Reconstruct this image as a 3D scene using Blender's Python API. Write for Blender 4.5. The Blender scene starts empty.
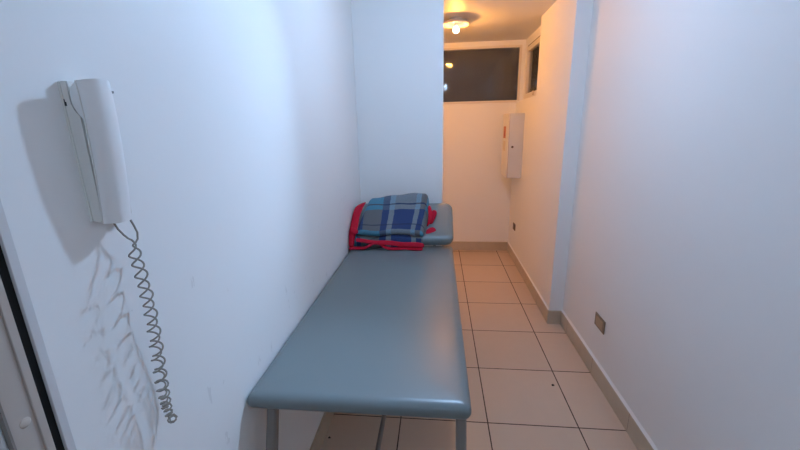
import bpy, bmesh, math, random
from mathutils import Vector, Matrix
random.seed(4)
S = bpy.context.scene
C = S.collection
PI = math.pi

# ------------------------------------------------------------------ helpers
def link_obj(name, bm, m, parent=None, smooth=False, subsurf=0):
    bmesh.ops.recalc_face_normals(bm, faces=bm.faces[:])
    me = bpy.data.meshes.new(name); bm.to_mesh(me); bm.free()
    for p in me.polygons: p.use_smooth = smooth
    o = bpy.data.objects.new(name, me); C.objects.link(o)
    for mm in (m if isinstance(m, (list, tuple)) else [m]): me.materials.append(mm)
    if parent is not None:
        o.parent = parent
        o.matrix_parent_inverse = Matrix.Translation(parent.location).inverted()
    if subsurf:
        md = o.modifiers.new('sub', 'SUBSURF'); md.levels = subsurf; md.render_levels = subsurf
    return o

def thing(name, label, cat, loc=(0, 0, 0), group=None):
    o = bpy.data.objects.new(name, None); C.objects.link(o)
    o.location = loc; o.empty_display_size = .05
    o['label'] = label; o['category'] = cat
    if group: o['group'] = group
    return o

def struct(name, bm, m, parent=None, smooth=False, label=None):
    o = link_obj(name, bm, m, parent, smooth)
    if parent is None:
        o['kind'] = 'structure'
        if label: o['label'] = label
    return o

def box(bm, lo, hi, bevel=0, seg=2):
    b = bmesh.new()
    bmesh.ops.create_cube(b, size=1)
    for v in b.verts:
        v.co = Vector([(lo[i] + hi[i]) / 2 + v.co[i] * (hi[i] - lo[i]) for i in range(3)])
    if bevel:
        bmesh.ops.bevel(b, geom=b.edges[:], offset=bevel, segments=seg, affect='EDGES', profile=.5)
    merge(bm, b)

def merge(bm, b):
    me = bpy.data.meshes.new('tmp'); b.to_mesh(me); b.free()
    bm.from_mesh(me); bpy.data.meshes.remove(me)

def prism(bm, poly, axis, a, b_):
    """polygon of 2D points extruded along axis ('z': xy polygon, 'y': xz, 'x': yz)"""
    def P(p, t):
        return {'z': (p[0], p[1], t), 'y': (p[0], t, p[1]), 'x': (t, p[0], p[1])}[axis]
    A = [bm.verts.new(P(p, a)) for p in poly]; B = [bm.verts.new(P(p, b_)) for p in poly]
    n = len(poly)
    bm.faces.new(A); bm.faces.new(B[::-1])
    for i in range(n): bm.faces.new((A[i], A[(i + 1) % n], B[(i + 1) % n], B[i]))

def tube(bm, pts, r, n=8, up=Vector((.13, .2, .97))):
    pts = [Vector(p) for p in pts]; rings = []; nrm = None
    for i, p in enumerate(pts):
        t = (pts[min(i + 1, len(pts) - 1)] - pts[max(i - 1, 0)]).normalized()
        if nrm is None:
            nrm = t.cross(up)
            if nrm.length < .05: nrm = t.cross(Vector((1, 0, 0)))
        nrm = (nrm - t * nrm.dot(t)).normalized(); bn = t.cross(nrm)
        rr = r[i] if isinstance(r, (list, tuple)) else r
        rings.append([bm.verts.new(p + (nrm * math.cos(2 * PI * k / n) + bn * math.sin(2 * PI * k / n)) * rr) for k in range(n)])
    for a, b in zip(rings, rings[1:]):
        for k in range(n): bm.faces.new((a[k], a[(k + 1) % n], b[(k + 1) % n], b[k]))
    bm.faces.new(rings[0][::-1]); bm.faces.new(rings[-1])

def lathe(bm, prof, c, n=40):
    """profile of (radius, z) about the vertical through c"""
    rings = []
    for r, z in prof:
        if r < 1e-6: rings.append([bm.verts.new((c[0], c[1], c[2] + z))])
        else: rings.append([bm.verts.new((c[0] + r * math.cos(2 * PI * k / n), c[1] + r * math.sin(2 * PI * k / n), c[2] + z)) for k in range(n)])
    for a, b in zip(rings, rings[1:]):
        for k in range(n):
            q = [a[k % len(a)], a[(k + 1) % len(a)], b[(k + 1) % len(b)], b[k % len(b)]]
            u = []
            for v in q:
                if v not in u: u.append(v)
            if len(u) > 2: bm.faces.new(u)

def square_tube(bm, a, b, w):
    """square section bar between two points"""
    a, b = Vector(a), Vector(b); t = (b - a).normalized()
    s = t.cross(Vector((0, 1, 0)) if abs(t.y) < .8 else Vector((0, 0, 1))).normalized(); q = t.cross(s)
    c = .18 * w; h = w / 2
    sec = [(h, h - c), (h - c, h), (-h + c, h), (-h, h - c), (-h, -h + c), (-h + c, -h), (h - c, -h), (h, -h + c)]
    A = [bm.verts.new(a + s * x + q * y) for x, y in sec]; B = [bm.verts.new(b + s * x + q * y) for x, y in sec]
    bm.faces.new(A); bm.faces.new(B[::-1])
    for i in range(8): bm.faces.new((A[i], A[(i + 1) % 8], B[(i + 1) % 8], B[i]))

def loft(bm, rings, uvs=None, closed=True, cap=True):
    """skin a list of rings of points; closed = every ring is a loop"""
    uvl = bm.loops.layers.uv.verify() if uvs else None
    V = [[bm.verts.new(p) for p in r] for r in rings]
    n = len(rings[0])
    for i in range(len(V) - 1):
        for k in range(n if closed else n - 1):
            k2 = (k + 1) % n
            f = bm.faces.new((V[i][k], V[i][k2], V[i + 1][k2], V[i + 1][k]))
            if uvs:
                q = [uvs[i][k], uvs[i][k2], uvs[i + 1][k2], uvs[i + 1][k]]
                for l, u in zip(f.loops, q): l[uvl].uv = u
    if cap and closed:
        for i, r in ((0, V[0]), (-1, V[-1])):
            f = bm.faces.new(r if i else r[::-1])
            if uvs:
                uu = uvs[i] if i else uvs[i][::-1]
                for l, u in zip(f.loops, uu): l[uvl].uv = u

# ------------------------------------------------------------------ materials
def mat(name, col, rough=.6, spec=.5, metal=0.):
    m = bpy.data.materials.new(name); m.use_nodes = True
    b = m.node_tree.nodes['Principled BSDF']
    b.inputs['Base Color'].default_value = (*col, 1); b.inputs['Roughness'].default_value = rough
    b.inputs['Specular IOR Level'].default_value = spec; b.inputs['Metallic'].default_value = metal
    return m
def nd(m, t, **kw):
    n = m.node_tree.nodes.new(t)
    for k, v in kw.items(): setattr(n, k, v)
    return n
def lk(m, a, b): m.node_tree.links.new(a, b)
def bsdf(m): return m.node_tree.nodes['Principled BSDF']
def math_(m, op, a, b=None, c=None):
    n = nd(m, 'ShaderNodeMath', operation=op)
    for i, v in enumerate((a, b, c)):
        if v is None: continue
        if isinstance(v, (int, float)): n.inputs[i].default_value = v
        else: lk(m, v, n.inputs[i])
    return n.outputs[0]
def mix(m, f, a, b):
    n = nd(m, 'ShaderNodeMix', data_type='RGBA')
    for s, v in ((0, f), (6, a), (7, b)):
        if isinstance(v, (int, float)): n.inputs[s].default_value = v
        elif isinstance(v, tuple): n.inputs[s].default_value = (*v, 1)
        else: lk(m, v, n.inputs[s])
    return n.outputs[2]
def noise(m, scale, vec=None, detail=3, rough=.5):
    n = nd(m, 'ShaderNodeTexNoise'); n.inputs['Scale'].default_value = scale
    n.inputs['Detail'].default_value = detail; n.inputs['Roughness'].default_value = rough
    if vec is None: vec = nd(m, 'ShaderNodeNewGeometry').outputs['Position']
    lk(m, vec, n.inputs['Vector']); return n.outputs['Fac']
def bump(m, h, strength, dist=.002):
    n = nd(m, 'ShaderNodeBump'); n.inputs['Strength'].default_value = strength; n.inputs['Distance'].default_value = dist
    lk(m, h, n.inputs['Height']); lk(m, n.outputs[0], bsdf(m).inputs['Normal'])
def ramp(m, f, stops, const=False):
    n = nd(m, 'ShaderNodeValToRGB'); r = n.color_ramp
    r.interpolation = 'CONSTANT' if const else 'LINEAR'
    while len(r.elements) < len(stops): r.elements.new(.5)
    for e, (p, c) in zip(r.elements, stops):
        e.position = p; e.color = (*c, 1) if len(c) == 3 else c
    lk(m, f, n.inputs[0]); return n.outputs[0]

def wall_paint(name, col, scuffs=False):
    m = mat(name, col, .55, .3)
    pos = nd(m, 'ShaderNodeNewGeometry').outputs['Position']
    mott = noise(m, 2.5, pos, 4)
    c = mix(m, math_(m, 'MULTIPLY', mott, .06), col, tuple(x * .82 for x in col))
    if scuffs:                                   # rubbed grey marks about seat height
        mp = nd(m, 'ShaderNodeMapping'); mp.inputs['Scale'].default_value = (9, 34, 9); lk(m, pos, mp.inputs['Vector'])
        s = noise(m, 1.3, mp.outputs[0], 5, .6)
        z = nd(m, 'ShaderNodeSeparateXYZ'); lk(m, pos, z.inputs[0])
        band = math_(m, 'MULTIPLY', math_(m, 'LESS_THAN', z.outputs['Z'], 1.18), math_(m, 'GREATER_THAN', noise(m, 5, pos, 2), .52))
        f = math_(m, 'MULTIPLY', math_(m, 'GREATER_THAN', s, .66), math_(m, 'MULTIPLY', band, .17))
        c = mix(m, f, c, (.34, .32, .31))
    lk(m, c, bsdf(m).inputs['Base Color'])
    bump(m, noise(m, 90, pos, 4), .12, .001)
    return m

M = {}
M['wall'] = wall_paint('white_wall_paint', (.88, .88, .87))
M['wall_scuffed'] = wall_paint('scuffed_white_wall_paint', (.88, .88, .87), True)
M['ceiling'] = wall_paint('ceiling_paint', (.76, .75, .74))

TX, TY, TS = .2641, 1.6322, .4539                # tile grid
def floor_mat():
    m = mat('beige_floor_tiles', (.6, .5, .42), .32, .5)
    pos = nd(m, 'ShaderNodeNewGeometry').outputs['Position']
    s = nd(m, 'ShaderNodeSeparateXYZ'); lk(m, pos, s.inputs[0])
    fx = math_(m, 'DIVIDE', math_(m, 'SUBTRACT', s.outputs['X'], TX), TS)
    fy = math_(m, 'DIVIDE', math_(m, 'SUBTRACT', s.outputs['Y'], TY), TS)
    def edge(f):
        fr = math_(m, 'FRACT', f)
        return math_(m, 'MINIMUM', fr, math_(m, 'SUBTRACT', 1., fr))
    e = math_(m, 'MINIMUM', edge(fx), edge(fy))
    wob = math_(m, 'MULTIPLY', math_(m, 'SUBTRACT', noise(m, 30, pos, 2), .5), .004)
    g = math_(m, 'LESS_THAN', math_(m, 'ADD', e, wob), .0068)
    wn = nd(m, 'ShaderNodeTexWhiteNoise', noise_dimensions='2D')
    cv = nd(m, 'ShaderNodeCombineXYZ'); lk(m, math_(m, 'FLOOR', fx), cv.inputs[0]); lk(m, math_(m, 'FLOOR', fy), cv.inputs[1])
    lk(m, cv.outputs[0], wn.inputs['Vector'])
    base = mix(m, wn.outputs['Value'], (.635, .490, .375), (.68, .525, .405))
    base = mix(m, math_(m, 'MULTIPLY', noise(m, 9, pos, 6, .65), .35), base, (.50, .37, .28))
    c = mix(m, g, base, (.07, .04, .028))
    lk(m, c, bsdf(m).inputs['Base Color'])
    lk(m, math_(m, 'ADD', math_(m, 'MULTIPLY', g, .5), .36), bsdf(m).inputs['Roughness'])
    bump(m, math_(m, 'SUBTRACT', 1., g), .4, .0015)
    return m
M['floor'] = floor_mat()
def bb_mat():
    m = mat('greige_ceramic_skirting', (.40, .34, .27), .4, .5)
    pos = nd(m, 'ShaderNodeNewGeometry').outputs['Position']
    s = nd(m, 'ShaderNodeSeparateXYZ'); lk(m, pos, s.inputs[0])
    f = math_(m, 'FRACT', math_(m, 'DIVIDE', math_(m, 'SUBTRACT', s.outputs['Y'], TY - .012), TS))
    j = math_(m, 'LESS_THAN', f, .007)
    c = mix(m, noise(m, 14, pos, 5), (.60, .51, .39), (.49, .415, .32))
    lk(m, mix(m, j, c, (.22, .17, .13)), bsdf(m).inputs['Base Color'])
    return m
M['skirting'] = bb_mat()
def vinyl():
    m = mat('grey_vinyl', (.105, .128, .138), .3, .5)
    pos = nd(m, 'ShaderNodeNewGeometry').outputs['Position']
    c = mix(m, noise(m, 3.5, pos, 4), (.155, .190, .196), (.170, .192, .196))
    lk(m, c, bsdf(m).inputs['Base Color'])
    r = math_(m, 'ADD', math_(m, 'MULTIPLY', noise(m, 6, pos, 3), .10), .29)
    lk(m, r, bsdf(m).inputs['Roughness'])
    v = nd(m, 'ShaderNodeTexVoronoi'); v.inputs['Scale'].default_value = 420; lk(m, pos, v.inputs['Vector'])
    bump(m, v.outputs['Distance'], .10, .0006)
    return m
M['vinyl'] = vinyl()
M['underside'] = mat('dark_underside_board', (.05, .05, .05), .7)
M['steel'] = mat('grey_painted_steel', (.235, .210, .190), .42, .5)
M['rubber'] = mat('black_rubber', (.012, .012, .012), .7, .2)
M['phone'] = mat('white_phone_plastic', (.86, .86, .85), .35, .5)
bump(M['phone'], noise(M['phone'], 900, None, 1), .05, .0003)
M['phone_base'] = mat('cream_phone_plastic', (.78, .77, .73), .38, .5)
M['phone_dark'] = mat('dark_slot', (.03, .03, .035), .6)
M['phone_groove'] = mat('grey_notch', (.22, .22, .23), .6)
M['cord'] = mat('beige_grey_cord', (.29, .26, .22), .45, .4)
M['frame'] = mat('cream_window_frame', (.76, .72, .66), .35, .5)
M['seam'] = mat('dark_frame_seam', (.06, .04, .03), .8, .2)
M['jamb'] = mat('cream_door_profile', (.50, .44, .39), .4, .5)
M['casing'] = mat('white_door_casing', (.66, .66, .66), .45, .4)
M['leaf'] = mat('white_door_leaf', (.72, .76, .78), .4, .4)
M['cap'] = mat('cream_screw_cap', (.58, .50, .43), .45, .4)
M['outlet'] = mat('bronze_outlet_plate', (.22, .175, .13), .4, .5, .1)
M['outlet_in'] = mat('brown_outlet_insert', (.42, .31, .20), .45, .5, .1)
M['brown'] = mat('brown_outlet_cover', (.13, .085, .055), .5)
M['panel'] = mat('cabinet_enamel', (.62, .62, .63), .4, .5)  # body greyed: dimmer light on its near side put into the colour
M['panel_door'] = mat('cream_cabinet_door', (.84, .80, .74), .4, .5)  # paler than the body: warm lamp light on this face put into the colour
M['panel_seam'] = mat('cabinet_seam', (.34, .16, .08), .7, .2)
M['sticker'] = mat('orange_sticker', (.62, .17, .06), .5)
M['sticker_red'] = mat('red_mark', (.42, .04, .02), .5)
M['sticker_pale'] = mat('pale_sticker', (.78, .66, .52), .5)
M['lock'] = mat('dark_lock', (.11, .08, .07), .4, .5, .5)
M['lamp_dish'] = mat('white_lamp_dish', (.80, .77, .70), .35, .5)
M['lamp_ring'] = mat('pale_lamp_rim', (.70, .62, .54), .35, .5)
M['crumb'] = mat('dark_crumb', (.06, .04, .03), .9)

def glass_mat():
    m = bpy.data.materials.new('dusty_window_glass'); m.use_nodes = True
    nt = m.node_tree; nt.nodes.clear()
    out = nd(m, 'ShaderNodeOutputMaterial')
    gl = nd(m, 'ShaderNodeBsdfGlossy'); gl.inputs['Roughness'].default_value = .03
    df = nd(m, 'ShaderNodeBsdfDiffuse'); df.inputs['Color'].default_value = (.30, .30, .31, 1)
    tr = nd(m, 'ShaderNodeBsdfTransparent'); tr.inputs['Color'].default_value = (.75, .78, .8, 1)
    a = nd(m, 'ShaderNodeMixShader'); b = nd(m, 'ShaderNodeMixShader'); fr = nd(m, 'ShaderNodeFresnel'); fr.inputs['IOR'].default_value = 1.42
    pos = nd(m, 'ShaderNodeNewGeometry').outputs['Position']
    d = math_(m, 'ADD', math_(m, 'MULTIPLY', noise(m, 3, pos, 5), .10), .13)
    lk(m, d, a.inputs[0]); lk(m, tr.outputs[0], a.inputs[1]); lk(m, df.outputs[0], a.inputs[2])
    lk(m, fr.outputs[0], b.inputs[0]); lk(m, a.outputs[0], b.inputs[1]); lk(m, gl.outputs[0], b.inputs[2])
    lk(m, b.outputs[0], out.inputs[0])
    return m
M['glass'] = glass_mat()
def bulb_mat(name, col, s):
    m = mat(name, (.9, .9, .9)); b = bsdf(m)
    b.inputs['Emission Color'].default_value = (*col, 1); b.inputs['Emission Strength'].default_value = s
    return m
COOL, WARM, OPAL_FILL = 208., 205., 8.5
CCOOL, CWARM, COPAL_FILL = (.443, .665, 1.0), (1.0, .40, .062), (.55, .725, 1.0)
M['bulb_cool'] = bulb_mat('cool_white_bulb', CCOOL, 20.)
M['opal'] = bulb_mat('lit_opal_shade', COPAL_FILL, OPAL_FILL)
M['bulb_warm'] = bulb_mat('warm_bulb', (1.0, .75, .45), 20.)

# plaid: two colour rows picked by the weft, stripes by the warp (mesh uv)
def plaid_mat():
    m = mat('plaid_wool', (.1, .1, .1), .9, .15)
    uv = nd(m, 'ShaderNodeUVMap').outputs[0]
    s = nd(m, 'ShaderNodeSeparateXYZ'); lk(m, uv, s.inputs[0])
    wob = math_(m, 'MULTIPLY', math_(m, 'SUBTRACT', noise(m, 14, uv, 2), .5), .018)
    u = math_(m, 'ADD', s.outputs[0], wob); v = math_(m, 'ADD', s.outputs[1], wob)
    navy = (.020, .042, .150); grey = (.150, .150, .152); lgrey = (.205, .235, .260); teal = (.065, .250, .360); mid = (.075, .105, .165)
    sky = (.200, .310, .390)
    dark = ramp(m, u, [(0, teal), (.06, navy), (.12, grey), (.37, navy), (.46, lgrey), (.53, navy), (.80, lgrey), (.86, navy), (.93, grey)], True)
    light = ramp(m, u, [(0, navy), (.05, teal), (.37, mid), (.46, sky), (.53, lgrey), (.80, sky), (.86, grey), (.93, teal)], True)
    line = mix(m, .6, dark, (.012, .02, .06))
    w = ramp(m, v, [(0, (1, 1, 1)), (.05, (0, 0, 0)), (.47, (1, 1, 1)), (.60, (0, 0, 0)), (.64, (1, 1, 1))], True)
    k = ramp(m, v, [(0, (0, 0, 0)), (.13, (1, 1, 1)), (.155, (0, 0, 0)), (.60, (1, 1, 1)), (.64, (0, 0, 0))], True)
    c = mix(m, w, dark, light); c = mix(m, k, c, line)
    sp = ramp(m, noise(m, 85, uv, 4, .85), [(.38, (0, 0, 0)), (.62, (1, 1, 1))])
    c = mix(m, math_(m, 'MULTIPLY', sp, .5), c, (.055, .070, .095))
    lk(m, c, bsdf(m).inputs['Base Color'])
    pos = nd(m, 'ShaderNodeNewGeometry').outputs['Position']
    bump(m, noise(m, 260, pos, 3), .5, .002)
    bsdf(m).inputs['Sheen Weight'].default_value = .15
    return m
M['plaid'] = plaid_mat()
M['red'] = mat('red_felt_binding', (.50, .012, .035), .85, .15)
bump(M['red'], noise(M['red'], 220, None, 3), .4, .002)

# ------------------------------------------------------------------ room shell
XL, XN, XF, YC, YB, ZC = -.567, .9545, .8564, 2.680, 4.4186, 2.36
YD, YR = .420, -1.3                              # door edge, rear wall
ZS, YW, XW = 1.735, 3.535, .930                  # niche sill, niche start, niche face
bm = bmesh.new(); box(bm, (-.75, YR - .1, -.08), (1.2, YB + .12, 0)); struct('floor', bm, M['floor'])
bm = bmesh.new(); box(bm, (-.75, YR - .1, ZC), (1.2, YB + .12, ZC + .08)); struct('ceiling', bm, M['ceiling'])
bm = bmesh.new(); box(bm, (XL - .15, YD, 0), (XL, YB, ZC))                      # left wall, with the doorway beside the camera
box(bm, (XL - .15, -.55, 2.1), (XL, YD, ZC)); box(bm, (XL - .15, YR, 0), (XL, -.55, ZC))
struct('wall_left', bm, M['wall_scuffed'])
bm = bmesh.new(); box(bm, (XL - .15, YR - .1, 0), (1.15, YR, ZC)); struct('wall_front', bm, M['wall'])
bm = bmesh.new()                                                                # right wall: near face, step, far face, window niche
prism(bm, [(XN, YR), (XN, YC), (XF, YC), (XF, YB), (1.12, YB), (1.12, YR)], 'z', 0, ZS)
prism(bm, [(XN, YR), (XN, YC), (XF, YC), (XF, YW), (1.12, YW), (1.12, YR)], 'z', ZS, ZC)
SY0, SY1, SZ0, SZ1 = 3.60, 4.305, 1.750, 2.275                                  # side window opening
box(bm, (XW, YW, SZ1), (1.12, YB, ZC)); box(bm, (XW, SY1, ZS), (1.12, YB, SZ1)); box(bm, (XW, YW, ZS), (1.12, SY0, SZ1)); box(bm, (XW, SY0, ZS), (1.12, SY1, SZ0))
struct('wall_right', bm, M['wall'])
BX0, BX1, BZ0, BZ1 = -.46, .892, 1.728, 2.312                                   # back window opening
bm = bmesh.new()
box(bm, (XL - .15, YB, 0), (1.12, YB + .12, BZ0)); box(bm, (XL - .15, YB, BZ1), (1.12, YB + .12, ZC))
box(bm, (XL - .15, YB, BZ0), (BX0, YB + .12, BZ1)); box(bm, (BX1, YB, BZ0), (1.12, YB + .12, BZ1))
struct('wall_back', bm, M['wall'])
bm = bmesh.new(); box(bm, (XL, 2.664, 0), (.035, 2.81, ZC), .003); struct('wall_partition', bm, M['wall'])

def skirting(name, runs):
    bm = bmesh.new()
    for lo, hi in runs: box(bm, lo, hi, .0018, 1)
    struct(name, bm, M['skirting'])
HB, TB = .110, .012
skirting('baseboard_left', [((XL, YD + .02, 0), (XL + TB, 2.664, HB)), ((XL, 2.81, 0), (XL + TB, YB, HB))])
skirting('baseboard_right', [((XN - TB, YR, 0), (XN, YC, HB)), ((XF - TB, YC - TB, 0), (XN - TB, YC, HB)),
                             ((XF - TB, YC, 0), (XF, 3.17, HB)), ((XF - TB + .003, 3.17, 0), (XF, YB, HB))])
skirting('baseboard_back', [((XL + TB, YB - TB, 0), (XF - TB, YB, HB))])
skirting('baseboard_partition', [((XL + TB, 2.652, 0), (.047, 2.664, HB)), ((.035, 2.664, 0), (.047, 2.81, HB))])
skirting('baseboard_front', [((XL, YR, 0), (XN - TB, YR + TB, HB))])

# sloped bead of white filler over the right skirting
bm = bmesh.new(); prism(bm, [(XN, HB), (XN - .010, HB), (XN, HB + .013)], 'y', YR, YC); prism(bm, [(XF, HB), (XF - .009, HB), (XF, HB + .010)], 'y', YC, YB - TB)
struct('trim_1', bm, M['wall'])

# windows
def ring(bm, axis, a0, a1, z0, z1, w, d0, d1, bev=.004):
    """rectangular frame in the plane across axis"""
    def B(p0, p1, q0, q1):
        if axis == 'y': box(bm, (p0, d0, q0), (p1, d1, q1), bev)
        else: box(bm, (d0, p0, q0), (d1, p1, q1), bev)
    B(a0, a1, z0, z0 + w); B(a0, a1, z1 - w, z1); B(a0, a0 + w, z0 + w, z1 - w); B(a1 - w, a1, z0 + w, z1 - w)
w1 = bpy.data.objects.new('window_1', None); C.objects.link(w1); w1.location = ((BX0 + BX1) / 2, YB, BZ0); w1['kind'] = 'structure'
bm = bmesh.new(); ring(bm, 'y', BX0, BX1, BZ0, BZ1, .024, YB - .010, YB + .05); link_obj('window_frame', bm, M['frame'], w1)
bm = bmesh.new(); box(bm, (BX0 + .022, YB + .012, BZ0 + .022), (BX1 - .022, YB + .016, BZ1 - .022)); link_obj('window_pane', bm, M['glass'], w1)
w2 = bpy.data.objects.new('window_2', None); C.objects.link(w2); w2.location = (XW, (SY0 + SY1) / 2, SZ0); w2['kind'] = 'structure'
bm = bmesh.new(); ring(bm, 'x', SY0 + .016, SY1 - .020, SZ0, SZ1 - .014, .05, XW - .016, XW + .04); link_obj('window_sash', bm, M['frame'], w2)
bm = bmesh.new(); box(bm, (XW + .006, SY0 + .058, SZ0 + .046), (XW + .010, SY1 - .058, SZ1 - .054)); link_obj('window_pane', bm, M['glass'], w2)
bm = bmesh.new(); ring(bm, 'x', SY0, SY1, SZ0 - .004, SZ1, .020, XW - .004, XW + .03, 0); link_obj('window_gasket', bm, M['seam'], w2)
bm = bmesh.new(); box(bm, (XW - .034, 3.86, SZ0 + .012), (XW - .016, 3.885, SZ0 + .052), .004); box(bm, (XW - .042, 3.80, SZ0 + .028), (XW - .030, 3.885, SZ0 + .044), .004)
link_obj('window_latch', bm, M['lamp_ring'], w2)

# door beside the camera: casing, black gasket, cream profile, leaf
d1 = bpy.data.objects.new('door_1', None); C.objects.link(d1); d1.location = (XL, 0, 0); d1['kind'] = 'structure'
bm = bmesh.new(); box(bm, (XL - .05, .408, 0), (XL + .003, YD, 2.1), .001); link_obj('door_casing', bm, M['casing'], d1)
bm = bmesh.new(); box(bm, (XL - .05, .3965, 0), (XL - .002, .408, 2.1)); link_obj('door_gasket', bm, M['rubber'], d1)
bm = bmesh.new(); box(bm, (XL - .05, .386, 0), (XL, .3965, 2.1), .001); box(bm, (XL - .05, .3545, 0), (XL - .003, .386, 2.1), .001); link_obj('door_profile', bm, M['jamb'], d1)
bm = bmesh.new(); box(bm, (XL - .05, .3515, 0), (XL - .001, .3545, 2.1)); link_obj('door_seam', bm, M['steel'], d1)
bm = bmesh.new(); b2 = bmesh.new(); lathe(b2, [(0, .0014), (.0058, .001), (.0075, 0), (.0075, -.002), (0, -.002)], (0, 0, 0), 20)
bmesh.ops.transform(b2, matrix=Matrix.Translation((XL - .003, .3735, 1.113)) @ Matrix.Rotation(PI / 2, 4, 'Y'), verts=b2.verts); merge(bm, b2)
link_obj('screw_cap', bm, M['cap'], d1, True)
bm = bmesh.new(); box(bm, (XL - .05, -.55, .008), (XL - .008, .3515, 2.1), .002); lf = link_obj('door_leaf', bm, M['leaf'], d1)
bm = bmesh.new(); tube(bm, [(XL - .008, -.46, 1.02), (XL + .04, -.46, 1.02), (XL + .045, -.45, 1.02), (XL + .045, -.34, 1.02)], .009, 10)
h = link_obj('door_handle', bm, M['steel'], d1, True)

# ------------------------------------------------------------------ examination table
T = thing('examination_table', 'long grey vinyl examination table with tilted headrest against the left wall', 'examination table', (-.23, 1.6, 0))
MX0, MX1, MY0, MY1, MZ0, MZ1 = -.565, .098, .869, 2.330, .699, .745
def pad(name, x0, x1, y0, y1, th, r, corner, M4, mat_, sag=0.):
    """soft rectangular pad built from rounded-rectangle rings, domed slightly"""
    def rr(inset, n=7):
        pts = []; R = max(corner - inset, .004); X0, X1, Y0, Y1 = x0 + inset, x1 - inset, y0 + inset, y1 - inset
        for cx, cy, a0 in ((X1 - R, Y1 - R, 0), (X0 + R, Y1 - R, 90), (X0 + R, Y0 + R, 180), (X1 - R, Y0 + R, 270)):
            for k in range(n):
                a = math.radians(a0 + 90 * k / (n - 1)); pts.append((cx + R * math.cos(a), cy + R * math.sin(a)))
        return pts
    rings = []
    prof = [(r * .45, 0.), (r * .12, .10 * th), (0., .28 * th)]
    for k in range(0, 9):
        a = PI / 2 * k / 8; prof.append((r * (1 - math.cos(a)), th - r * .72 + r * .72 * math.sin(a)))
    prof += [(r * 1.9, th + .0018), (r * 3.2, th + .003), (r * 5.2, th + .0035)]
    for ins, z in prof: rings.append([M4 @ Vector((p[0], p[1], z)) for p in rr(ins)])
    bm = bmesh.new(); loft(bm, rings)
    return link_obj(name, bm, mat_, T, True)
pad('mattress', MX0, MX1, MY0, MY1, MZ1 - MZ0, .034, .024, Matrix.Translation((0, 0, MZ0)), M['vinyl'])
HT = math.radians(29)
HM = Matrix.Translation((0, 2.243, .760)) @ Matrix.Rotation(HT, 4, 'X')
pad('headrest', MX0 + .004, .101, 0, .372, .060, .042, .055, HM, M['vinyl'])
bm = bmesh.new(); box(bm, (MX0 + .02, MY0 + .025, .684), (MX1 - .025, MY1 - .02, .6975), .003); link_obj('base_board', bm, M['underside'], T)
bm = bmesh.new()
b2 = bmesh.new(); box(b2, (MX0 + .03, .03, -.012), (.075, .35, .001), .003); bmesh.ops.transform(b2, matrix=HM, verts=b2.verts); merge(bm, b2)
link_obj('headrest_board', bm, M['underside'], T)
for x in (-.45, -.02):
    bm = bmesh.new(); square_tube(bm, (x, 2.355, .665), (x, 2.462, .860), .018); link_obj('headrest_support', bm, M['steel'], T)
bm = bmesh.new()
for x in (-.513, .072): square_tube(bm, (x, .938, .669), (x, 2.33, .669), .03)
for y in (.953, 1.58, 2.23, 2.355): square_tube(bm, (-.52, y, .669), (.057, y, .669), .028)
link_obj('frame', bm, M['steel'], T)
LEAN = .31
def leg(x, y0, d):
    bm = bmesh.new(); square_tube(bm, (x, y0, .684), (x, y0 + d * .684 * LEAN, .012), .031); o = link_obj('leg', bm, M['steel'], T)
    f = bmesh.new(); yy = y0 + d * .684 * LEAN; box(f, (x - .018, yy - .02, 0), (x + .018, yy + .02, .028), .003)
    o2 = link_obj('rubber_foot', f, M['rubber'], o)
    o2.matrix_parent_inverse = Matrix.Identity(4); o2.location = (0, 0, 0)
    o2.matrix_parent_inverse = o.matrix_basis.inverted()
for x in (-.513, .072):
    leg(x, .944, -1); leg(x, 2.200, 1)
bm = bmesh.new()
yf = .944 - (.684 - .265) * LEAN; yr = 2.200 + (.684 - .265) * LEAN
for y in (yf, yr): square_tube(bm, (-.505, y, .265), (.06, y, .265), .024)
tube(bm, [(-.232, yf, .265), (-.232, yr, .265)], .0095, 12)
link_obj('stretcher', bm, M['steel'], T)

# ------------------------------------------------------------------ blanket
BK = thing('blanket', 'folded blue and grey plaid blanket with red binding on the examination table headrest', 'blanket', (-.3, 2.347, .763))
def lerp(a, b, t): return a + (b - a) * t
def interp(tab, x):
    for (x0, y0), (x1, y1) in zip(tab, tab[1:]):
        if x <= x1: return lerp(y0, y1, max(0, (x - x0) / (x1 - x0)))
    return tab[-1][1]
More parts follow.
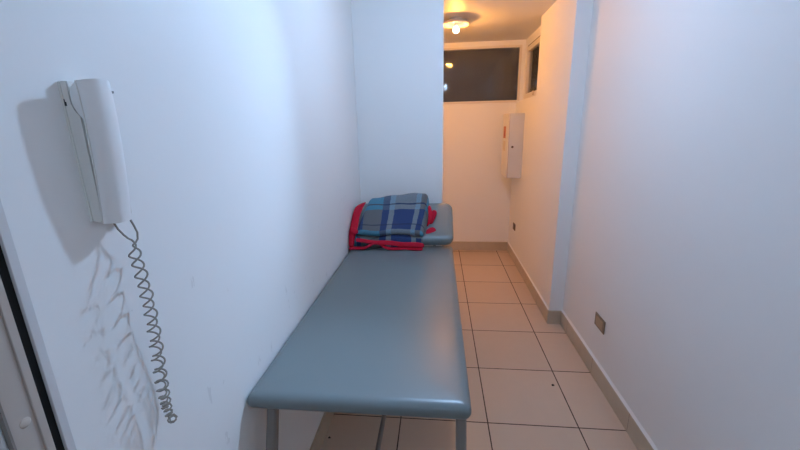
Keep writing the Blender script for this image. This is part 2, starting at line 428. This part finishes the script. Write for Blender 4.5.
# upper fold: outer path from the nose up over the top, closed underneath
path = [  # y, z at the right, z at the left, v
    (2.330, .795, .800, -.03), (2.296, .806, .808, -.02), (2.283, .824, .824, .0), (2.288, .845, .840, .03), (2.312, .867, .862, .10), (2.345, .898, .890, .20), (2.385, .931, .922, .33),
    (2.425, .962, .952, .46), (2.462, .987, .976, .60), (2.475, .991, .980, .63), (2.500, 1.012, .994, .72), (2.545, 1.040, 1.010, .85), (2.585, 1.048, 1.008, .95), (2.612, 1.022, .985, 1.02),
    (2.606, .965, .955, 1.1), (2.54, .925, .92, 1.1), (2.45, .880, .88, 1.1), (2.37, .835, .835, -.03)]
rings = []; uvs = []
N = 22
for i in range(N + 1):
    s = i / N
    e = min(1, min(s, 1 - s) / .07)              # thin rounded side edges
    e = math.sqrt(max(0, 1 - (1 - e) ** 2)) * .72 + .28
    R = []; U = []
    for k, (y, zr, zl, v) in enumerate(path):
        t = min(1, max(0, (y - 2.28) / .33))
        xl = lerp(-.530, -.470, t); xr = lerp(-.082, -.050, math.sin(t * PI * .62))
        x = lerp(xl, xr, s)
        z = lerp(zl, zr, interp([(0, 0), (.12, .10), (.4, .62), (.75, 1.0), (1, .96)], s) if v > .5 else s)
        zm = .80 + (y - 2.28) * .50              # mid plane, thinning towards the sides
        z = zm + (z - zm) * e
        hump = math.exp(-((s - .62) / .16) ** 2) * .016 + math.exp(-((s - .15) / .12) ** 2) * .003
        if v < .25: z += hump * (1 - max(0, v) / .25)
        z += .003 * math.sin(s * 17 + y * 30) * (0 if v > 1.05 else 1)
        y2 = y + .006 * math.sin(s * 9 + 1) * (1 if v < .2 else .4) + (.012 * (1 - e))
        R.append((x, y2, z)); vv = min(1, max(0, v)); U.append((lerp(.17 * vv, 1 - .04 * vv, s), v))
    rings.append(R); uvs.append(U)
bm = bmesh.new(); loft(bm, rings, uvs); link_obj('upper_fold', bm, M['plaid'], BK, True, 1)
# lower fold
path2 = [(2.300, .726, .25), (2.284, .738, .27), (2.281, .765, .33), (2.287, .790, .40), (2.305, .806, .44), (2.36, .830, .5), (2.43, .866, .55), (2.43, .854, .55), (2.36, .818, .3), (2.306, .790, .3), (2.304, .728, .3)]
rings = []; uvs = []
for i in range(19):
    s = i / 18; R = []; U = []
    for y, z, v in path2:
        x = lerp(-.553, -.080, s)
        zz = z + .004 * math.sin(s * 11 + 2) + (.010 * math.exp(-((s - .62) / .18) ** 2) if z > .78 else 0)
        R.append((x, y + .007 * math.sin(s * 8), zz)); U.append((s * 1.0 - .02, v))
    rings.append(R); uvs.append(U)
bm = bmesh.new(); loft(bm, rings, uvs); link_obj('lower_fold', bm, M['plaid'], BK, True, 1)

def ribbon(name, pts, th=.007, sub=1):
    """binding strip: list of (edge point, other edge point) pairs, given a real thickness"""
    rings = []
    for i, (a, b) in enumerate(pts):
        a, b = Vector(a), Vector(b)
        p0 = Vector(pts[max(i - 1, 0)][0]) + Vector(pts[max(i - 1, 0)][1]); p1 = Vector(pts[min(i + 1, len(pts) - 1)][0]) + Vector(pts[min(i + 1, len(pts) - 1)][1])
        t = (p1 - p0).normalized(); n = t.cross((b - a).normalized()).normalized() * th / 2
        m_ = (a + b) / 2
        rings.append([a + n, m_ + n * 1.25, b + n, b - n, m_ - n * 1.25, a - n])
    bm = bmesh.new(); loft(bm, rings)
    return link_obj(name, bm, M['red'], BK, True, sub)
# front hem, raised in a wave where the cloth humps off the mattress
hem = []
for i in range(25):
    s = i / 24; x = lerp(-.515, -.080, s)
    zc = lerp(.790, .757, s ** .8) + .003 * math.sin(s * 15 + 1)
    hh = lerp(.011, .017, s) * (1 if s < .94 else .75)
    y0 = 2.266 + .004 * math.sin(s * 13)
    hem.append(((x, y0 - .008, zc - hh), (x, y0 + .006, zc + hh)))
ribbon('red_binding', hem)
# lower hem running out to the wall, raised where the cloth humps off the mattress
hem = []
for i in range(41):
    s = i / 40; x = lerp(-.560, -.090, s)
    w = .042 * math.exp(-((x + .385) / .048) ** 2) + .004 * math.exp(-((x + .2) / .03) ** 2)
    y0 = 2.250 + .003 * math.sin(s * 19)
    hem.append(((x, y0, .7295 + w), (x, y0 + .024, .742 + .95 * w)))
ribbon('red_binding', hem, .007)
# binding climbing the left side of the pile
side = [((-.560, 2.262, .736), (-.528, 2.272, .738)), ((-.562, 2.266, .765), (-.526, 2.272, .765)), ((-.562, 2.280, .800), (-.522, 2.276, .795)), ((-.563, 2.300, .838), (-.514, 2.282, .828)),
        ((-.561, 2.335, .868), (-.505, 2.310, .862)), ((-.560, 2.385, .908), (-.506, 2.372, .912)), ((-.558, 2.430, .940), (-.497, 2.430, .955)), ((-.556, 2.475, .962), (-.488, 2.490, .985)), ((-.545, 2.515, .965), (-.475, 2.540, .995))]
ribbon('red_binding', side, .012)
ribbon('red_binding', [((-.555, 2.276, .842), (-.550, 2.300, .872)), ((-.530, 2.268, .836), (-.528, 2.292, .868)), ((-.508, 2.266, .832), (-.508, 2.286, .862)), ((-.496, 2.270, .832), (-.497, 2.284, .850))], .008)
# ruffled binding folded back and forth on the right side
ribbon('red_binding', [((-.070, 2.372, .845), (-.066, 2.400, .860)), ((-.062, 2.380, .880), (-.038, 2.400, .880)), ((-.060, 2.395, .915), (-.036, 2.410, .910)), ((-.060, 2.410, .942), (-.030, 2.425, .930)), ((-.062, 2.430, .968), (-.040, 2.440, .955)), ((-.060, 2.450, .985), (-.048, 2.460, .975))], .010)
ribbon('red_binding', [((-.058, 2.405, .850), (-.044, 2.410, .848)), ((-.048, 2.410, .884), (-.024, 2.415, .878)), ((-.042, 2.425, .920), (-.010, 2.430, .910)), ((-.036, 2.440, .944), (-.002, 2.445, .935)), ((-.034, 2.455, .950), (-.010, 2.460, .944))], .010)
ribbon('red_binding', [((-.078, 2.325, .800), (-.074, 2.345, .842)), ((-.056, 2.330, .795), (-.054, 2.350, .850)), ((-.034, 2.340, .792), (-.030, 2.355, .862)), ((-.016, 2.350, .795), (-.012, 2.362, .846)), ((-.008, 2.360, .800), (-.006, 2.366, .825))], .013)
ribbon('red_binding', [((-.090, 2.300, .752), (-.088, 2.312, .772)), ((-.078, 2.304, .760), (-.074, 2.316, .798)), ((-.066, 2.310, .770), (-.064, 2.318, .790))], .012)

# settle the folded pile onto the table top
for o in BK.children:
    o.data.transform(Matrix(((1, 0, 0, 0), (0, .97, 0, 0), (0, 0, .97, .045), (0, 0, 0, 1))))

# ------------------------------------------------------------------ intercom handset on the left wall
I = thing('wall_intercom', 'white wall intercom handset with coiled cord hanging on the left wall', 'intercom phone', (XL, .57, 1.36))
def IX(p, y, z): return (XL + p, y, z)
# base: side profile (p, z) extruded across y, with the cut-out for the earpiece
prof = [(0, 1.360), (.017, 1.357), (.0195, 1.362), (.0215, 1.42), (.0225, 1.475), (.0235, 1.522), (.0235, 1.5285), (.0185, 1.5295), (.0150, 1.5345), (.0128, 1.5430), (.0120, 1.5520), (.0127, 1.5610), (.0145, 1.5685), (.0140, 1.5765), (0, 1.5775)]
bm = bmesh.new(); prism(bm, [(XL + p, z) for p, z in prof], 'y', .5385, .6005)
bmesh.ops.bevel(bm, geom=[e for e in bm.edges if abs(e.verts[0].co.y - e.verts[1].co.y) < 1e-6], offset=.0011, segments=2, affect='EDGES')
base = link_obj('base', bm, M['phone_base'], I)
bm = bmesh.new(); box(bm, IX(.002, .5373, 1.545), IX(.0042, .5400, 1.551)); box(bm, IX(.0035, .5373, 1.541), IX(.0060, .5400, 1.547)); link_obj('side_slot', bm, M['phone_dark'], base)
bm = bmesh.new(); box(bm, (XL, .5368, 1.359), (XL + .0035, .5385, 1.576)); link_obj('back_plate', bm, M['phone_base'], base)
# handset: bowed bar, crowned across its width
def handset():
    rings = []
    H0, H1 = 1.356, 1.577
    for i in range(25):
        s = i / 24; z = lerp(H0, H1, s)
        front = interp([(0, .0265), (.15, .0305), (.35, .0342), (.55, .0365), (.75, .0378), (.9, .0375), (1, .0362)], s)
        back = interp([(0, .0195), (.3, .0235), (.55, .0250), (.74, .0268), (.765, .0255), (.80, .0180), (.84, .0145), (.89, .0136), (.94, .0150), (.985, .0215), (1, .0290)], s)
        y0, y1 = .5375, lerp(.5900, .5930, s)
        r = []
        for k in range(15):
            t = k / 14; c = 1 - abs(2 * t - 1) ** 2.6
            r.append((XL + front - .0040 + .0165 * c, lerp(y0, y1, t), z + (.0040 * c * (1 if s > .97 else (-.6 if s < .03 else 0)))))
        r += [(XL + front - .0065, y1 - .0002, z), (XL + back + .001, y1 - .001, z), (XL + back, y1 - .006, z), (XL + back, y0 + .006, z), (XL + back + .001, y0 + .001, z), (XL + front - .0065, y0 + .0002, z)]
        rings.append(r)
    bm = bmesh.new(); loft(bm, rings)
    o = link_obj('handset', bm, M['phone'], I, True)
    md = o.modifiers.new('edge', 'EDGE_SPLIT'); md.split_angle = math.radians(50)
    return o
hs = handset()
# thin raised rim along the left edge and the notch at the upper right
bm = bmesh.new(); rim = []
for i in range(25):
    s = i / 24
    front = interp([(0, .0265), (.15, .0305), (.35, .0342), (.55, .0365), (.75, .0378), (.9, .0375), (1, .0362)], s)
    rim.append((XL + front - .0063, .5374, lerp(1.3565, 1.5765, s)))
tube(bm, rim, .0011, 6); link_obj('side_trim', bm, M['phone_base'], hs, True)
bm = bmesh.new(); box(bm, (XL + .0345, .5885, 1.5625), (XL + .0385, .5940, 1.5660), .0005); link_obj('notch', bm, M['phone_groove'], hs)
# coiled cord: out of the handset, down in a loop and back up to the base
def cord():
    P = []; zt, zb = 1.318, .948
    ctrl = []
    def strand(x, yt, yb, down, n):
        out = []
        for i in range(n + 1):
            s = i / n if down else 1 - i / n
            out.append((Vector((x + .006 * math.sin(s * 5), lerp(yt, yb, s), lerp(zt, zb, s ** .92))), s))
        return out
    n = 900
    seq = strand(XL + .038, .566, .572, True, n)
    bottom = []
    for i in range(1, 120):
        a = PI * i / 120
        bottom.append((Vector((XL + .028 + .010 * math.cos(a), lerp(.572, .588, i / 120), zb - .016 * math.sin(a))), 1.))
    seq = seq + bottom + strand(XL + .018, .586, .588, False, n)
    ph = .6; last = None
    helix = []
    for i, (c, s) in enumerate(seq):
        if last is not None:
            L = (c - last).length
            pitch = interp([(0, .042), (.35, .038), (.65, .030), (.85, .019), (1, .010)], s)
            ph += 2 * PI * L / pitch
        last = c
        t = (seq[min(i + 1, len(seq) - 1)][0] - seq[max(i - 1, 0)][0]).normalized()
        n1 = t.cross(Vector((1, 0, 0))); n1 = n1.normalized() if n1.length > .05 else Vector((0, 1, 0))
        n2 = t.cross(n1)
        r = .0092 * min(1, min(i, len(seq) - 1 - i) / 40) * interp([(0, 1), (.8, .95), (1, .72)], s)
        helix.append(c + n1 * r * math.cos(ph) + n2 * r * math.sin(ph))
    lead_in = [Vector(p) for p in ((XL + .026, .582, 1.366), (XL + .026, .582, 1.354), (XL + .028, .586, 1.342), (XL + .036, .590, 1.326), (XL + .040, .582, 1.314), (XL + .040, .572, 1.308))]
    lead_out = [Vector(p) for p in ((XL + .018, .584, 1.312), (XL + .017, .578, 1.322), (XL + .016, .566, 1.338), (XL + .015, .560, 1.350), (XL + .015, .559, 1.366))]
    pts = lead_in + helix[12::5] + lead_out
    # two smoothing passes over the joints
    q = pts[:]
    for _ in range(2):
        for i in range(1, len(q) - 1):
            if i < 14 or i > len(q) - 14: q[i] = q[i - 1] * .25 + q[i] * .5 + q[i + 1] * .25
    bm = bmesh.new(); tube(bm, q, .00165, 7)
    return link_obj('coiled_cord', bm, M['cord'], I, True)
cord()

# ------------------------------------------------------------------ ceiling lamps: shallow dish, rim, bare bulb
def lamp(x, y, zb, bulb_m, rb, col, watts, label):
    L = thing('ceiling_lamp', label, 'lamp', (x, y, ZC))
    bm = bmesh.new(); lathe(bm, [(0, 0), (.055, 0), (.055, -.012), (.085, -.030), (.085, -.034), (.03, -.030), (0, -.030)], (x, y, ZC)); link_obj('mount', bm, M['lamp_dish'], L, True)
    bm = bmesh.new(); lathe(bm, [(.060, -.022), (.112, -.028), (.117, -.032), (.117, -.044), (.112, -.048), (.104, -.048), (.098, -.040), (.060, -.034), (.060, -.022)], (x, y, ZC)); link_obj('rim', bm, M['lamp_ring'], L, True)
    h = ZC - zb
    bm = bmesh.new(); lathe(bm, [(0, -.028), (.016, -.028), (.016, -h + rb + .004), (.012, -h + rb - .002), (0, -h + rb - .002)], (x, y, ZC), 24); link_obj('socket', bm, M['lamp_dish'], L, True)
    bm = bmesh.new(); prof = [(0, .034), (.014, .033)] + [(.033 * math.sin(PI * a / 14), .033 * math.cos(PI * a / 14)) for a in range(3, 14)] + [(0, -.033)]
    k = rb / .0345
    lathe(bm, [(r * k, z * k) for r, z in prof], (x, y, zb), 24); link_obj('bulb', bm, bulb_m, L, True)
    li = bpy.data.lights.new('bulb_glow', 'POINT'); li.color = col; li.energy = watts; li.shadow_soft_size = rb    # the glowing glass of the bulb itself
    lo = bpy.data.objects.new('bulb_glow', li); C.objects.link(lo); lo.parent = L; lo.location = (0, 0, zb - ZC)
    return L
lamp(.148, 3.475, 2.274, M['bulb_warm'], .027, CWARM, WARM, 'lit warm orange bulb in a round flush fitting on the alcove ceiling')
main_lamp = lamp(.122, 1.68, 2.185, M['bulb_cool'], .021, CCOOL, COOL, 'lit cool white bulb and spot head hanging from the main ceiling over the examination table')
SPOT = 480.  # spot added beside the bulb to deepen the intercom and cord shadows
sp = Vector((.122, 1.68, 2.255)); ax = (Vector((-.567, .50, 1.20)) - sp).normalized()
rot = ax.to_track_quat('-Z', 'Y')
bm = bmesh.new(); lathe(bm, [(0, .050), (.016, .048), (.024, .036), (.030, 0), (.028, 0), (.022, .034), (0, .044)], (0, 0, 0), 24)
bmesh.ops.transform(bm, matrix=Matrix.Translation(sp) @ rot.to_matrix().to_4x4(), verts=bm.verts); link_obj('spot_head', bm, M['lamp_dish'], main_lamp, True)
sl = bpy.data.lights.new('spot_glow', 'SPOT'); sl.color = CCOOL; sl.energy = SPOT; sl.shadow_soft_size = .018; sl.spot_size = math.radians(82); sl.spot_blend = 1.
so = bpy.data.objects.new('spot_glow', sl); C.objects.link(so); so.parent = main_lamp; so.location = sp + ax * .004 - main_lamp.location; so.rotation_euler = rot.to_euler()

def opal_fill_lamp(x, y, label):  # unseen lamp added behind the camera as soft fill light
    L = thing('ceiling_lamp', label, 'lamp', (x, y, ZC))
    bm = bmesh.new(); lathe(bm, [(0, 0), (.19, 0), (.19, -.022), (0, -.022)], (x, y, ZC)); link_obj('mount', bm, M['lamp_dish'], L, True)
    bm = bmesh.new(); lathe(bm, [(.178, -.022)] + [(.178 * math.cos(PI / 2 * a / 8), -.024 - .065 * math.sin(PI / 2 * a / 8)) for a in range(0, 9)], (x, y, ZC), 32); link_obj('opal_shade', bm, M['opal'], L, True)
opal_fill_lamp(.04, -.62, 'lit round opal ceiling lamp by the doorway at the front of the room')

# ------------------------------------------------------------------ small things on the right wall
O = thing('wall_outlet', 'bronze rectangular outlet plate low on the near right wall', 'outlet', (XN, 2.077, .355))
bm = bmesh.new(); box(bm, (XN - .007, 1.996, .318), (XN, 2.124, .398), .003); link_obj('plate', bm, M['outlet'], O)
bm = bmesh.new(); box(bm, (XN - .0085, 2.016, .330), (XN - .006, 2.104, .386), .001); link_obj('insert', bm, M['outlet_in'], O)
O2 = thing('wall_outlet', 'small dark brown outlet low on the far right wall below the cabinet', 'outlet', (XF, 4.10, .39))
bm = bmesh.new(); box(bm, (XF - .010, 4.055, .352), (XF, 4.150, .425), .004); link_obj('plate', bm, M['brown'], O2)
bm = bmesh.new(); box(bm, (XF - .013, 4.070, .365), (XF - .009, 4.135, .412), .002); link_obj('insert', bm, M['lock'], O2)

K = thing('wall_cabinet', 'tall white metal cabinet with orange sticker mounted high on the far right wall', 'cabinet', (XF, 4.1, .955))
KX, KY0, KY1, KZ0, KZ1 = .702, 3.93, 4.265, .955, 1.600
bm = bmesh.new(); box(bm, (KX + .012, KY0, KZ0), (XF, KY1, KZ1), .005); link_obj('body', bm, M['panel'], K)
bm = bmesh.new(); box(bm, (KX, KY0 + .004, KZ0 + .004), (KX + .011, KY1 - .004, KZ1 - .004), .005, 3); dr = link_obj('door', bm, M['panel_door'], K)
bm = bmesh.new(); box(bm, (KX + .0105, KY0 + .003, KZ0 + .003), (KX + .0125, KY1 - .003, KZ1 - .003)); link_obj('door_seal', bm, M['panel_seam'], K)
bm = bmesh.new(); box(bm, (KX - .001, 4.06, 1.355), (KX + .002, 4.19, 1.475)); st = link_obj('sticker', bm, M['sticker'], dr)
bm = bmesh.new(); prism(bm, [(4.10, 1.372), (4.145, 1.372), (4.156, 1.40), (4.14, 1.432), (4.125, 1.455), (4.118, 1.428), (4.098, 1.402)], 'x', KX - .0016, KX); link_obj('sticker_mark', bm, M['sticker_red'], st)
bm = bmesh.new(); box(bm, (KX - .001, 4.055, 1.225), (KX + .002, 4.17, 1.325)); box(bm, (KX - .0016, 4.062, 1.232), (KX, 4.163, 1.236)); link_obj('sticker', bm, M['sticker_pale'], dr)
bm = bmesh.new(); b2 = bmesh.new(); lathe(b2, [(0, .006), (.009, .006), (.012, .003), (.012, -.002), (0, -.002)], (0, 0, 0), 18)
bmesh.ops.transform(b2, matrix=Matrix.Translation((.752, KY0, 1.272)) @ Matrix.Rotation(PI / 2, 4, 'X'), verts=b2.verts); merge(bm, b2); link_obj('lock', bm, M['lock'], K, True)

# crumbs on the floor
def crumb(x, y, r, label):
    bm = bmesh.new(); bmesh.ops.create_icosphere(bm, subdivisions=2, radius=r)
    for v in bm.verts: v.co = Vector((v.co.x * 1.3, v.co.y, v.co.z * .7)) * (1 + .25 * math.sin(v.co.x * 900 + v.co.y * 700))
    lo = min(v.co.z for v in bm.verts)
    for v in bm.verts: v.co += Vector((x, y, -lo))
    o = link_obj('crumb', bm, M['crumb'], None, True); o['label'] = label; o['category'] = 'debris'
crumb(.682, 1.948, .006, 'tiny dark crumb on a floor tile right of the examination table')
crumb(-.533, 1.473, .005, 'tiny dark crumb on the floor under the table by the left skirting')

# ------------------------------------------------------------------ night outside, camera, view
W = bpy.data.worlds.new('night'); S.world = W; W.use_nodes = True
W.node_tree.nodes['Background'].inputs[0].default_value = (.10, .11, .14, 1); W.node_tree.nodes['Background'].inputs[1].default_value = .12
cam = bpy.data.cameras.new('camera'); co = bpy.data.objects.new('camera', cam); C.objects.link(co)
cam.sensor_width = 36; cam.lens = 370.61 * 36 / 800; cam.clip_start = .02
r = Vector((0.99489857, 0.09842364, -0.02212722)); u = Vector((-0.00405609, 0.25819176, 0.96608517)); f = Vector((-0.10079869, 0.96106701, -0.25727382))
co.matrix_world = Matrix(((r.x, u.x, -f.x, 0), (r.y, u.y, -f.y, 0), (r.z, u.z, -f.z, 1.5), (0, 0, 0, 1)))
S.camera = co
S.view_settings.view_transform = 'Standard'; S.view_settings.look = 'None'; S.view_settings.gamma = 1
S.view_settings.use_curve_mapping = False; S.view_settings.exposure = 0
S.cycles.max_bounces = 12; S.cycles.diffuse_bounces = 8; S.cycles.glossy_bounces = 4
S.cycles.use_denoising = True; S.cycles.use_adaptive_sampling = False; S.cycles.sample_clamp_indirect = 6
